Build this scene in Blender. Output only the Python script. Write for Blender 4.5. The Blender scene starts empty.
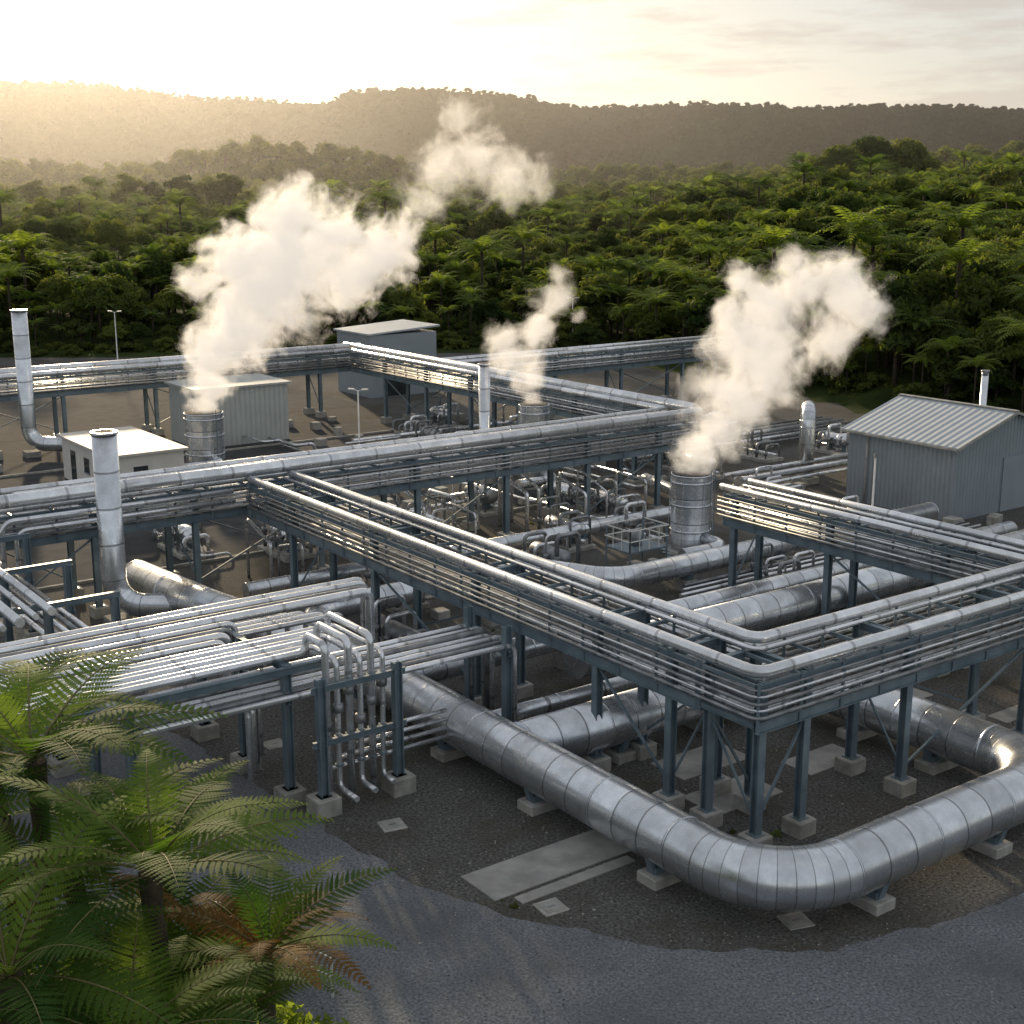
import bpy, math, random, bmesh
from mathutils import Vector, Matrix, noise, Quaternion
random.seed(7)
R=random.random
def rr(a,b): return a+(b-a)*random.random()
D=bpy.data; sc=bpy.context.scene
AZ=math.radians(-36.2); SU,CU=math.sin(AZ),math.cos(AZ)
def W(u,v,z): return Vector((u*SU+v*CU, u*CU-v*SU, z))   # plant grid -> world
def link(o): sc.collection.objects.link(o); return o
# ------------------------------------------------------------------ materials
def newmat(name):
    m=D.materials.new(name); m.use_nodes=True; n=m.node_tree
    return m,n,n.nodes['Principled BSDF'],n.nodes['Material Output']
def N(n,t,**k):
    x=n.nodes.new(t)
    for a,b in k.items():
        if a.startswith('i_'):
            key=a[2:]; key=int(key) if key.isdigit() else key
            x.inputs[key].default_value=b
        else: setattr(x,a,b)
    return x
def noisemat(name,c1,c2,scale,rough=.8,metal=0,bump=0,bscale=None,detail=6,c3=None,s3=None,lo=.35,hi=.65,spec=.5):
    m,n,p,out=newmat(name)
    g=N(n,'ShaderNodeNewGeometry'); ns=N(n,'ShaderNodeTexNoise',i_Scale=scale,i_Detail=detail)
    n.links.new(g.outputs['Position'],ns.inputs['Vector'])
    mr=N(n,'ShaderNodeMapRange',i_1=lo,i_2=hi); n.links.new(ns.outputs[0],mr.inputs[0])
    mx=N(n,'ShaderNodeMix',data_type='RGBA'); mx.inputs[6].default_value=(*c1,1);mx.inputs[7].default_value=(*c2,1)
    n.links.new(mr.outputs[0],mx.inputs[0]); col=mx.outputs[2]
    if c3:
        n3=N(n,'ShaderNodeTexNoise',i_Scale=s3,i_Detail=8,i_Roughness=.65); n.links.new(g.outputs['Position'],n3.inputs['Vector'])
        m3=N(n,'ShaderNodeMapRange',i_1=.45,i_2=.68,i_4=.8); n.links.new(n3.outputs[0],m3.inputs[0])
        x3=N(n,'ShaderNodeMix',data_type='RGBA'); x3.inputs[7].default_value=(*c3,1)
        n.links.new(m3.outputs[0],x3.inputs[0]);n.links.new(col,x3.inputs[6]); col=x3.outputs[2]
    n.links.new(col,p.inputs['Base Color'])
    p.inputs['Roughness'].default_value=rough;p.inputs['Metallic'].default_value=metal;p.inputs['Specular IOR Level'].default_value=spec
    if bump:
        nb=N(n,'ShaderNodeTexNoise',i_Scale=bscale or scale*4,i_Detail=8); n.links.new(g.outputs['Position'],nb.inputs['Vector'])
        b=N(n,'ShaderNodeBump',i_Strength=bump,i_Distance=.05); n.links.new(nb.outputs[0],b.inputs['Height']);n.links.new(b.outputs[0],p.inputs['Normal'])
    return m
def cladmat(name,base,rough,seam,metal=.88):
    m,n,p,out=newmat(name)
    uv=N(n,'ShaderNodeUVMap'); sep=N(n,'ShaderNodeSeparateXYZ'); n.links.new(uv.outputs[0],sep.inputs[0])
    fl=N(n,'ShaderNodeMath',operation='FLOOR'); n.links.new(sep.outputs[1],fl.inputs[0])
    fr=N(n,'ShaderNodeMath',operation='FRACT'); n.links.new(sep.outputs[1],fr.inputs[0])
    wn=N(n,'ShaderNodeTexWhiteNoise',noise_dimensions='1D'); n.links.new(fl.outputs[0],wn.inputs['W'])
    g=N(n,'ShaderNodeNewGeometry'); ns=N(n,'ShaderNodeTexNoise',i_Scale=1.3,i_Detail=7,i_Roughness=.65); n.links.new(g.outputs['Position'],ns.inputs['Vector'])
    a=N(n,'ShaderNodeMapRange',i_1=0,i_2=1,i_3=.8,i_4=1.1); n.links.new(wn.outputs[0],a.inputs[0])
    b=N(n,'ShaderNodeMapRange',i_1=.3,i_2=.7,i_3=.72,i_4=1.1); n.links.new(ns.outputs[0],b.inputs[0])
    mu=N(n,'ShaderNodeMath',operation='MULTIPLY'); n.links.new(a.outputs[0],mu.inputs[0]);n.links.new(b.outputs[0],mu.inputs[1])
    s1=N(n,'ShaderNodeMath',operation='SUBTRACT',i_1=.5); n.links.new(fr.outputs[0],s1.inputs[0])
    s2=N(n,'ShaderNodeMath',operation='ABSOLUTE'); n.links.new(s1.outputs[0],s2.inputs[0])
    s3=N(n,'ShaderNodeMapRange',i_1=.468,i_2=.482,i_3=1,i_4=seam); n.links.new(s2.outputs[0],s3.inputs[0])
    m2=N(n,'ShaderNodeMath',operation='MULTIPLY'); n.links.new(mu.outputs[0],m2.inputs[0]);n.links.new(s3.outputs[0],m2.inputs[1])
    vc=N(n,'ShaderNodeVectorMath',operation='SCALE'); vc.inputs[0].default_value=base; n.links.new(m2.outputs[0],vc.inputs['Scale'])
    n.links.new(vc.outputs[0],p.inputs['Base Color'])
    p.inputs['Metallic'].default_value=metal
    rv=N(n,'ShaderNodeMapRange',i_1=.3,i_2=.7,i_3=rough+.1,i_4=rough-.08); n.links.new(ns.outputs[0],rv.inputs[0]);n.links.new(rv.outputs[0],p.inputs['Roughness'])
    bp=N(n,'ShaderNodeBump',i_Strength=.5,i_Distance=.03); n.links.new(s3.outputs[0],bp.inputs['Height']); n.links.new(bp.outputs[0],p.inputs['Normal'])
    return m
M_CLAD=cladmat('aluminium_cladding',(.76,.80,.85),.27,.45,.85)
M_PIPE=cladmat('galvanised_pipe',(.86,.89,.93),.26,.6,.75)
M_DARKPIPE=noisemat('weathered_pipe',(.18,.19,.20),(.36,.38,.40),2,.5,.7)
M_STEEL=noisemat('blue_grey_paint',(.12,.17,.205),(.18,.24,.28),1.5,.45,.15)
M_CONC=noisemat('concrete',(.33,.33,.31),(.48,.47,.44),2.5,.9,bump=.4,bscale=25,c3=(.22,.22,.19),s3=.9,spec=.2)
M_SLAB=noisemat('concrete_slab',(.29,.29,.28),(.40,.39,.37),1.2,.9,bump=.3,bscale=30,c3=(.20,.20,.18),s3=.7,spec=.2)
M_YARD=noisemat('yard_gravel',(.042,.043,.044),(.20,.197,.188),11,.95,bump=1,bscale=22,detail=10,c3=(.072,.066,.050),s3=.3,lo=.3,hi=.72,spec=.08)
M_ROAD=noisemat('road_gravel',(.095,.104,.116),(.28,.298,.32),13,.95,bump=1,bscale=22,detail=10,c3=(.115,.122,.13),s3=.22,lo=.3,hi=.7,spec=.1)
M_ASPH=noisemat('asphalt',(.045,.048,.053),(.075,.078,.082),1,.95,bump=.3,bscale=20,c3=(.055,.056,.056),s3=.2,spec=.08)
M_GRASS=noisemat('forest_floor',(.02,.032,.01),(.05,.07,.02),.25,.95,bump=1,bscale=1.5,spec=.05)
M_HILL=noisemat('hill_bush',(.009,.015,.008),(.026,.036,.018),.05,1,bump=.6,bscale=.14,detail=14,c3=(.012,.018,.010),s3=.012,spec=0)
M_HILL.node_tree.nodes['Bump'].inputs['Distance'].default_value=5
M_FARLEAF=noisemat('far_bush_leaves',(.012,.018,.009),(.032,.042,.020),.02,1,spec=0)
M_WALLW=noisemat('cream_panel',(.66,.64,.59),(.75,.73,.68),1.2,.7)
M_ROOFW=noisemat('pale_roof',(.5,.49,.45),(.62,.6,.56),.8,.6)
M_WALLG=noisemat('green_panel',(.23,.28,.26),(.30,.35,.33),1.1,.6)
M_GLASS=noisemat('window_glass',(.02,.025,.03),(.04,.05,.055),1,.1)
M_DARK=noisemat('dark_interior',(.012,.012,.012),(.03,.03,.03),1,.9)
M_WHITE=noisemat('white_paint',(.65,.65,.62),(.78,.78,.75),2,.6)
M_TRUNK=noisemat('bark',(.03,.022,.015),(.08,.06,.04),5,.95,bump=1,bscale=12)
M_RACHIS=noisemat('fern_stem',(.10,.08,.03),(.18,.16,.06),4,.7)
def corrmat(name,c,scale,axis):
    m,n,p,out=newmat(name)
    g=N(n,'ShaderNodeNewGeometry'); dt=N(n,'ShaderNodeVectorMath',operation='DOT_PRODUCT'); dt.inputs[1].default_value=axis
    n.links.new(g.outputs['Position'],dt.inputs[0])
    ml=N(n,'ShaderNodeMath',operation='MULTIPLY',i_1=scale); n.links.new(dt.outputs['Value'],ml.inputs[0])
    sn=N(n,'ShaderNodeMath',operation='SINE'); n.links.new(ml.outputs[0],sn.inputs[0])
    bp=N(n,'ShaderNodeBump',i_Strength=.8,i_Distance=.04); n.links.new(sn.outputs[0],bp.inputs['Height']); n.links.new(bp.outputs[0],p.inputs['Normal'])
    ns=N(n,'ShaderNodeTexNoise',i_Scale=.8,i_Detail=5); n.links.new(g.outputs['Position'],ns.inputs['Vector'])
    mx=N(n,'ShaderNodeMix',data_type='RGBA'); mx.inputs[6].default_value=(*[k*.8 for k in c],1);mx.inputs[7].default_value=(*[k*1.15 for k in c],1)
    n.links.new(ns.outputs[0],mx.inputs[0]); n.links.new(mx.outputs[2],p.inputs['Base Color']); p.inputs['Roughness'].default_value=.5;p.inputs['Metallic'].default_value=.15
    return m
Udir=(SU,CU,0);Vdir=(CU,-SU,0)
M_CORRU=corrmat('corrugated_along_u',(.31,.36,.40),20,Udir)
M_CORRV=corrmat('corrugated_along_v',(.31,.36,.40),20,Vdir)
M_CORRG=corrmat('corrugated_pale',(.48,.52,.51),16,(SU+CU,CU-SU,0))
M_CROOF=corrmat('corrugated_roof',(.44,.49,.53),13,Udir)
def leafmat(name,cA,cB,tr,rough=.7,scale=.8,mixf=.45):
    m=D.materials.new(name);m.use_nodes=True;n=m.node_tree;n.nodes.clear()
    out=N(n,'ShaderNodeOutputMaterial'); oi=N(n,'ShaderNodeObjectInfo'); g=N(n,'ShaderNodeNewGeometry')
    ns=N(n,'ShaderNodeTexNoise',i_Scale=scale,i_Detail=3); n.links.new(g.outputs['Position'],ns.inputs['Vector'])
    ad=N(n,'ShaderNodeMath',operation='ADD'); n.links.new(ns.outputs[0],ad.inputs[0]); 
    sb=N(n,'ShaderNodeMapRange',i_3=-.5,i_4=.5); n.links.new(oi.outputs['Random'],sb.inputs[0]); n.links.new(sb.outputs[0],ad.inputs[1])
    mx=N(n,'ShaderNodeMix',data_type='RGBA'); mx.inputs[6].default_value=(*cA,1);mx.inputs[7].default_value=(*cB,1)
    n.links.new(ad.outputs[0],mx.inputs[0])
    df=N(n,'ShaderNodeBsdfPrincipled'); df.inputs['Roughness'].default_value=rough; df.inputs['Specular IOR Level'].default_value=.15; n.links.new(mx.outputs[2],df.inputs['Base Color'])
    tl=N(n,'ShaderNodeBsdfTranslucent'); vs=N(n,'ShaderNodeVectorMath',operation='MULTIPLY'); vs.inputs[1].default_value=tr
    n.links.new(mx.outputs[2],vs.inputs[0]);n.links.new(vs.outputs[0],tl.inputs[0])
    ms=N(n,'ShaderNodeMixShader',i_0=mixf); n.links.new(df.outputs[0],ms.inputs[1]);n.links.new(tl.outputs[0],ms.inputs[2]);n.links.new(ms.outputs[0],out.inputs['Surface'])
    return m
M_LEAF=leafmat('bush_leaves',(.026,.048,.014),(.12,.145,.038),(2.8,2.6,1.2),scale=.15)
M_FERNF=leafmat('bush_fern_fronds',(.055,.10,.02),(.18,.235,.05),(2.4,2.3,1.0),scale=.15)
M_FERN=leafmat('fern_fronds',(.042,.100,.020),(.17,.25,.045),(2.0,2.0,.8),scale=.9,mixf=.5)
M_FERNB=leafmat('brown_fern_fronds',(.14,.080,.024),(.23,.135,.038),(2.0,1.5,.9),scale=.9)
# ------------------------------------------------------------------ mesh builder
class MB:
    def __init__(s): s.v=[];s.f=[];s.uv=[];s.mi=[];s.sm=[];s.mats=[]
    def m(s,mat):
        if mat not in s.mats: s.mats.append(mat)
        return s.mats.index(mat)
    def face(s,idx,mat,uv=None,smooth=False):
        s.f.append(idx);s.uv.append(uv or [(0,.5)]*len(idx));s.mi.append(s.m(mat));s.sm.append(smooth)
    def hexa(s,pts,mat):
        b=len(s.v);s.v+= [tuple(p) for p in pts]
        for q in ((0,3,2,1),(4,5,6,7),(0,1,5,4),(1,2,6,5),(2,3,7,6),(3,0,4,7)): s.face([b+i for i in q],mat)
    def box(s,u0,u1,v0,v1,z0,z1,mat,T=W,bev=0):
        if not bev:
            s.hexa([T(u0,v0,z0),T(u1,v0,z0),T(u1,v1,z0),T(u0,v1,z0),T(u0,v0,z1),T(u1,v0,z1),T(u1,v1,z1),T(u0,v1,z1)],mat);return
        e=bev; b=len(s.v)
        for (z,q) in ((z0,0),(z1-e,0),(z1,e)):
            for (x,y) in ((u0+q+e,v0+q),(u1-q-e,v0+q),(u1-q,v0+q+e),(u1-q,v1-q-e),(u1-q-e,v1-q),(u0+q+e,v1-q),(u0+q,v1-q-e),(u0+q,v0+q+e)): s.v.append(tuple(T(x,y,z)))
        for k in (0,8):
            for i in range(8):
                j=(i+1)%8; s.face([b+k+i,b+k+j,b+k+8+j,b+k+8+i],mat)
        s.face([b+16+i for i in range(8)],mat)
    def beam(s,p,q,w,h,mat):
        p=Vector(p);q=Vector(q);d=(q-p).normalized(); up=Vector((0,0,1)) if abs(d.z)<.95 else Vector((1,0,0))
        sd=d.cross(up).normalized()*w/2; uu=sd.cross(d).normalized()*h/2
        s.hexa([p-sd-uu,q-sd-uu,q+sd-uu,p+sd-uu,p-sd+uu,q-sd+uu,q+sd+uu,p+sd+uu],mat)
    def ibeam(s,p,q,w,h,mat,t=.025):
        p=Vector(p);q=Vector(q);o=Vector((0,0,h/2-t/2))
        s.beam(p+o,q+o,w,t,mat);s.beam(p-o,q-o,w,t,mat);s.beam(p,q,t,h-2*t,mat)
    def sweep(s,path,r,mat,seg=12,us=None,cap=True):
        n=len(path); rs=r if isinstance(r,(list,tuple)) else [r]*n
        if us is None:
            us=[0]
            for i in range(1,n): us.append(us[-1]+(path[i]-path[i-1]).length)
        b=len(s.v); t0=(path[1]-path[0]).normalized(); up=Vector((0,0,1)) if abs(t0.z)<.9 else Vector((1,0,0))
        nr=(up-t0*up.dot(t0)).normalized(); pt=t0
        for i in range(n):
            if i==0:t=t0
            elif i==n-1:t=(path[i]-path[i-1]).normalized()
            else:t=((path[i]-path[i-1]).normalized()+(path[i+1]-path[i]).normalized()).normalized()
            qq=pt.rotation_difference(t); nr=qq@nr; nr=(nr-t*nr.dot(t)).normalized(); pt=t; bn=t.cross(nr)
            for k in range(seg):
                a=2*math.pi*k/seg; s.v.append(tuple(path[i]+(nr*math.cos(a)+bn*math.sin(a))*rs[i]))
        for i in range(n-1):
            for k in range(seg):
                j=(k+1)%seg; s.face([b+i*seg+k,b+i*seg+j,b+(i+1)*seg+j,b+(i+1)*seg+k],mat,[(k/seg,us[i]),((k+1)/seg,us[i]),((k+1)/seg,us[i+1]),(k/seg,us[i+1])],True)
        if cap:
            s.face([b+k for k in range(seg)][::-1],mat);s.face([b+(n-1)*seg+k for k in range(seg)],mat)
    def pipe(s,pts,r,mat,bend=None,seg=12,T=W,clad=1.0,bands=0):
        P=[T(*p) for p in pts]; bend=bend if bend else r*3
        path=[P[0]];arc=[False];
        for i in range(1,len(P)-1):
            a=(P[i-1]-P[i]);c=(P[i+1]-P[i]); la=a.length;lc=c.length;a.normalize();c.normalize()
            ang=a.angle(c)
            if ang>3.1: continue
            tl=min(bend/math.tan(ang/2),la*.49 if i>1 else la*.95,lc*.49 if i<len(P)-2 else lc*.95); rad=tl*math.tan(ang/2)
            bis=(a+c).normalized(); cen=P[i]+bis*(rad/math.sin(ang/2)); s0=P[i]+a*tl-cen; e0=P[i]+c*tl-cen
            sw=math.pi-ang; ng=max(4,int(round(sw*rad/.38))) if clad and r>.3 else max(4,int(sw/.3))
            for k in range(ng+1):
                f=k/ng; vec=(s0*math.sin((1-f)*sw)+e0*math.sin(f*sw))/math.sin(sw) if abs(math.sin(sw))>1e-4 else s0.lerp(e0,f)
                path.append(cen+vec); arc.append(k>0)
        path.append(P[-1]);arc.append(False)
        us=[0.0]
        for i in range(1,len(path)):
            L=(path[i]-path[i-1]).length
            us.append(math.floor(us[-1])+1 if (arc[i] and r>.3) else (us[-1]+max(1,round(L/clad)) if r>.3 else us[-1]+L/2.5))
        s.sweep(path,r,mat,seg,us)
        if bands:
            for i in range(len(path)-1):
                L=(path[i+1]-path[i]).length
                if L<.9: continue
                d=(path[i+1]-path[i]).normalized(); nb=max(1,round(L/clad)); 
                for k in range(0,nb+1,3):
                    c=path[i]+d*(L*k/nb); s.sweep([c-d*.03,c+d*.03],r+.012,mat,seg,[.5,.5])
        return path
    def obj(s,name,parent=None):
        me=D.meshes.new(name);me.from_pydata(s.v,[],s.f)
        for m in s.mats: me.materials.append(m)
        ul=me.uv_layers.new(name='UVMap'); flat=[c for f in s.uv for p in f for c in p]; ul.data.foreach_set('uv',flat)
        me.polygons.foreach_set('material_index',s.mi);me.polygons.foreach_set('use_smooth',s.sm);me.update()
        o=link(D.objects.new(name,me))
        if parent: o.parent=parent
        return o
def empty(name,loc=(0,0,0)):
    e=link(D.objects.new(name,None)); e.location=loc; return e
# ------------------------------------------------------------------ pipe racks
def hcol(mb,T,a,b,z0,z1):
    w=.13
    mb.box(a-w,a+w,b-w,b-w+.03,z0,z1,M_STEEL,T);mb.box(a-w,a+w,b+w-.03,b+w,z0,z1,M_STEEL,T);mb.box(a-.016,a+.016,b-w+.03,b+w-.03,z0,z1,M_STEEL,T)
    mb.box(a-.2,a+.2,b-.2,b+.2,z0-.03,z0,M_STEEL,T)
def footing(mb,T,a,b,h=.45,w=.36):
    mb.box(a-w,a+w,b-w,b+w,-.2,h,M_CONC,T,bev=.03)
def rack_struct(par,T,a0,a1,b0,b1,cols,zt=5.05,zd=3.75,brace=True):
    st=MB();ft=MB()
    for a in cols:
        for b in (b0+.15,b1-.15):
            hcol(st,T,a,b,.5,zt); footing(ft,T,a,b,.47)
        st.ibeam(T(a,b0,zt-.14),T(a,b1,zt-.14),.2,.24,M_STEEL)
    for b in (b0+.02,b1-.02):
        st.ibeam(T(a0,b,zd),T(a1,b,zd),.16,.34,M_STEEL)
        st.ibeam(T(a0,b,zt-.12),T(a1,b,zt-.12),.12,.16,M_STEEL)
    n=int(round((a1-a0)/1.75))
    for i in range(n+1):
        a=a0+(a1-a0)*i/n
        st.ibeam(T(a,b0+.1,zd+.05),T(a,b1-.1,zd+.05),.12,.16,M_STEEL)
        st.beam(T(a,b0+.1,zt-.1),T(a,b1-.1,zt-.1),.08,.1,M_STEEL)
        for b in (b0-.02,b1+.02): st.beam(T(a,b,zd-.15),T(a,b,zt+.02),.09,.09,M_STEEL)
    if brace:
        for i in range(0,len(cols)-1,2):
            c0,c1=cols[i],cols[i+1]
            st.beam(T(c0,b0+.15,.8),T(c1,b0+.15,zd-.2),.07,.07,M_STEEL); st.beam(T(c0,b1-.15,zd-.2),T(c1,b1-.15,.8),.07,.07,M_STEEL)
        for a in cols[::2]: st.beam(T(a,b0+.15,.8),T(a,b1-.15,zd-.3),.06,.06,M_STEEL)
    st.obj('steel_frame',par);ft.obj('footings',par)
def TU(a,b,z): return W(a,b,z)
def TV(a,b,z): return W(b,a,z)
def tiers(w,big=.17,seed=1):
    rd=random.Random(seed); L=[]
    L.append((.08,5.3,big,0));L.append((w-.1,5.3,big,0)); L.append((w-.48,5.15,.07,0)); L.append((.42,5.13,.05,1))
    x=.3
    while x<w-.25:
        r=rd.choice((.05,.07,.09,.12)); L.append((x,3.92+r,r,rd.random()<.5)); x+=2*r+rd.uniform(.04,.12)
    x=.3
    while x<w-.2:
        r=rd.choice((.04,.06,.08,.1)); L.append((x,4.48+r,r,rd.random()<.4)); x+=2*r+rd.uniform(.08,.22)
    for z,r,k in ((4.06,.06,1),(4.28,.045,0),(4.46,.06,1),(4.68,.045,0),(4.86,.035,1)): L.append((-.12,z,r,k)); L.append((w+.12,z,r,k))
    return L
par=empty('pipe_rack'); Wd=2.25
rack_struct(par,TU,26.1,55.2,25.65,25.65+Wd,[27.3,30.7,37.4,44.4,51.4])
rack_struct(par,TV,25.65,62,23.75,23.75+Wd,[25.95,27.75,32.3,38.6,45,51.5,58])
mb=MB()
for o,z,r,k in tiers(Wd,.18,3):
    mb.pipe([(55.3,25.65+o,z),(23.75+o,25.65+o,z),(23.75+o,62,z)],r,M_DARKPIPE if k else M_PIPE,bend=max(.35,r*2.5),seg=10 if r<.12 else 16)
mb.obj('pipes',par)
def straight_rack(T,a0,a1,b0,w,cols,seed,big=.17,extra=None,brace=True):
    par=empty('pipe_rack'); rack_struct(par,T,a0,a1,b0,b0+w,cols,brace=brace)
    mb=MB()
    for o,z,r,k in tiers(w,big,seed): mb.pipe([(a0-.3,b0+o,z),(a1+.3,b0+o,z)],r,M_DARKPIPE if k else M_PIPE,seg=10 if r<.12 else 16,T=T)
    for e in (extra or []): mb.pipe(e[0],e[1],M_PIPE,bend=e[2],seg=16,T=T)
    mb.obj('pipes',par); return par
ex=[([(10,55.75,5.62),(54.3,55.75,5.62)],.30,1),([(14.0,56.5,1.0),(14.0,56.5,5.5),(53.5,56.5,5.5)],.16,.7),([(13.4,57.1,1.0),(13.4,57.1,5.45),(54,57.1,5.45)],.16,.7),
    ([(14.6,55.2,.8),(14.6,55.2,4.9),(24.8,55.2,4.9)],.12,.5),([(15.1,55.0,.8),(15.1,55.0,4.5),(24.8,55.0,4.5)],.10,.5),([(16,57.7,5.3),(54,57.7,5.3)],.11,.5),([(16,58.3,5.3),(54,58.3,5.3)],.13,.5)]
straight_rack(TV,13.5,55.5,55.7,3.6,[14.2,18.6,23.2,29.5,35,40.5,46,51.2],11,.16,ex)
straight_rack(TU,26.6,41.3,41.9,1.95,[29.8,35.4,40.8],12,.15)
straight_rack(TU,59.5,97.2,54.7,2.4,[62,68,74,80,86,92],13,.2,[([(57,55.2,5.6),(99,55.2,5.6)],.26,1)])
straight_rack(TV,6,57,97.5,2.4,[10,17,24,31,38,45,52],14,.2,[([(6,97.9,5.6),(56,97.9,5.6)],.26,1)])
straight_rack(TV,57.4,86,85.4,2.2,[60,67,74,81,85],15,.18)
# left low rack with the downcomer manifold
par=empty('pipe_manifold_rack'); st=MB();ft=MB();pp=MB()
for v in (2,7,12,16.8):
    for u in (34.3,37.4,40.6):
        hcol(st,TU,u,v,.5,4.45); footing(ft,TU,u,v,.5,.38)
    st.ibeam(W(34.1,v,4.32),W(40.8,v,4.32),.18,.24,M_STEEL); st.ibeam(W(34.1,v,3.3),W(40.8,v,3.3),.14,.2,M_STEEL)
for u in (34.1,40.8): st.ibeam(W(u,0,4.3),W(u,18,4.3),.14,.22,M_STEEL)
for (u,v) in ((33.1,17.3),(33.1,19.9),(33.9,24.6),(36.4,24.8)): hcol(st,TU,u,v,.55,4.2); footing(ft,TU,u,v,.55,.4)
st.ibeam(W(33.1,17.0,3.9),W(33.1,20.2,3.9),.12,.18,M_STEEL);st.ibeam(W(33.1,17.0,2.2),W(33.1,20.2,2.2),.12,.18,M_STEEL);st.ibeam(W(33.7,24.6,3.3),W(36.8,24.6,3.3),.12,.18,M_STEEL)
for i in range(6):
    r=(.11,.09,.12,.09,.11,.08)[i]; u=34.5+.36*i; v=17.6+.38*i
    pp.pipe([(u,-6,4.6),(u,v,4.6),(33.35-.02*i,v,4.6),(33.35,v,.55),(32.2+.1*i,v,.55)] if i%2 else [(u,-6,4.6),(u,v,4.6),(u,v,5.15),(33.3,v,5.15),(33.3,v,.3)],r,M_PIPE,bend=.26)
for i in range(8):
    r=(.10,.13,.08,.10,.16,.09,.12,.1)[i]; u=36.8+.5*i; mt=M_DARKPIPE if i in (2,5) else M_PIPE
    pp.pipe([(u,-6,4.62),(u,16+.35*i,4.62),(u,16+.35*i,2.9-.1*i),(u-1.5,16+.35*i,2.9-.1*i),(u-1.5,16+.35*i,.6)] if i<4 else [(u,-6,4.62),(u,21.5+.2*i,4.62),(u,21.5+.2*i,1.0)],r,mt,bend=.3)
for i in range(7):
    r=(.10,.08,.11,.09,.12,.08,.1)[i]; u=33.9+.42*i
    pp.pipe([(u,12,3.52),(u,24.9+.12*(i%3),3.52),(u,24.9+.12*(i%3),.5)],r,M_DARKPIPE if i%3==1 else M_PIPE,bend=.35)
for i in range(4): pp.pipe([(33.6,17.5+.6*i,1.1+.3*i),(33.6,22,1.1+.3*i)],.07,M_PIPE)
for i in range(5):
    u=40.2+.45*i; pp.pipe([(u,2,3.5),(u,22-.5*i,3.5),(u,22-.5*i,.8)],.1,M_PIPE,bend=.3)
for i in range(6):
    v=9.6+.6*i; pp.pipe([(41+.3*i,v,4.75),(54,v,4.75),(56.5,v,4.75)],(.12,.16,.1,.16,.1,.14)[i],M_PIPE)
for i in range(5): pp.pipe([(40,13.4+.35*i,2.8),(58,13.4+.35*i,2.8)],.1,M_DARKPIPE if i%2 else M_PIPE)
for u in (44,49,54):
    for v in (9.3,12.9): hcol(st,TU,u,v,.5,4.6);footing(ft,TU,u,v,.5)
    st.ibeam(W(u,9,4.5),W(u,15.4,4.5),.16,.2,M_STEEL);st.ibeam(W(u,12.9,2.55),W(u,15.4,2.55),.16,.2,M_STEEL);hcol(st,TU,u,15.2,.5,4.4);footing(ft,TU,u,15.2,.5)
for i in range(6):
    c=W(33.33,17.6+.38*i,2.6+.5*(i%3)); pp.sweep([c-Vector((0,0,.14)),c-Vector((0,0,.12)),c+Vector((0,0,.12)),c+Vector((0,0,.14))],[.13,.17,.17,.13],M_DARKPIPE,10)
    for z in (3.9,2.2,1.3):
        c=W(33.33,17.6+.38*i,z); pp.sweep([c-Vector((0,0,.03)),c+Vector((0,0,.03))],.14,M_STEEL,10)
st.obj('steel_frame',par);ft.obj('footings',par);pp.obj('pipes',par)
# ------------------------------------------------------------------ large insulated pipelines
def saddle(mb,u,v,along,r,z):
    T=TU if along=='u' else TV; a,b=(u,v) if along=='u' else (v,u)
    h=z-r-.03; hb=max(.2,h-.12)
    mb.box(a-.38,a+.38,b-r*.85,b+r*.85,-.2,hb,M_CONC,T,bev=.03)
    mb.box(a-.18,a+.18,b-r*.6,b+r*.6,hb,h+.08,M_STEEL,T)
    for sgn in (-1,1): mb.hexa([T(a-.12,b+sgn*r*.45,hb),T(a+.12,b+sgn*r*.45,hb),T(a+.12,b+sgn*r*.62,hb),T(a-.12,b+sgn*r*.62,hb),T(a-.12,b+sgn*r*.62,z-r*.72),T(a+.12,b+sgn*r*.62,z-r*.72),T(a+.12,b+sgn*r*.8,z-r*.6),T(a-.12,b+sgn*r*.8,z-r*.6)],M_STEEL)
def pipeline(pts,r,bend,sad,clad=1.0,bands=1):
    par=empty('steam_pipeline'); mb=MB(); mb.pipe(pts,r,M_CLAD,bend=bend,seg=40,clad=clad,bands=bands)
    mb.obj('insulated_pipe',par); s=MB()
    for (u,v,al) in sad: saddle(s,u,v,al,r,pts[-1][2])
    s.obj('supports',par)
r=.80
pipeline([(56.5,20.6,1.25),(50.5,21.3,1.25),(42,22.8,1.25),(20.2,22.8,1.25),(20.2,34.8,1.25),(31.2,34.8,1.25),(31.2,23.2,1.25)],r,2.3,
   [(52,21.2,'u'),(46,22.2,'u'),(40,22.8,'u'),(34.4,22.8,'u'),(29.6,22.8,'u'),(24.2,22.8,'u'),(20.2,26.2,'v'),(20.2,31.3,'v'),(24.4,34.8,'u'),(27.6,34.8,'u'),(31.2,27,'v'),(31.2,31,'v')])
pipeline([(43.5,23.2,1.2),(47.6,24.5,1.2),(47.6,35.8,1.2),(43.7,37.6,1.2),(43.7,60,1.2)],.52,2.0,[(47.6,27.5,'v'),(47.6,33,'v'),(43.7,42,'v'),(43.7,48,'v'),(43.7,54,'v')])
pipeline([(38.8,23.2,1.2),(38.8,60,1.2)],.45,1.5,[(38.8,26.5,'v'),(38.8,31,'v'),(38.8,36,'v'),(38.8,42,'v'),(38.8,49,'v')])
pipeline([(36.4,29.5,1.3),(36.4,62,1.3)],.72,2.0,[(36.4,33,'v'),(36.4,38.5,'v'),(36.4,44,'v'),(36.4,50,'v'),(36.4,56,'v')])
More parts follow.
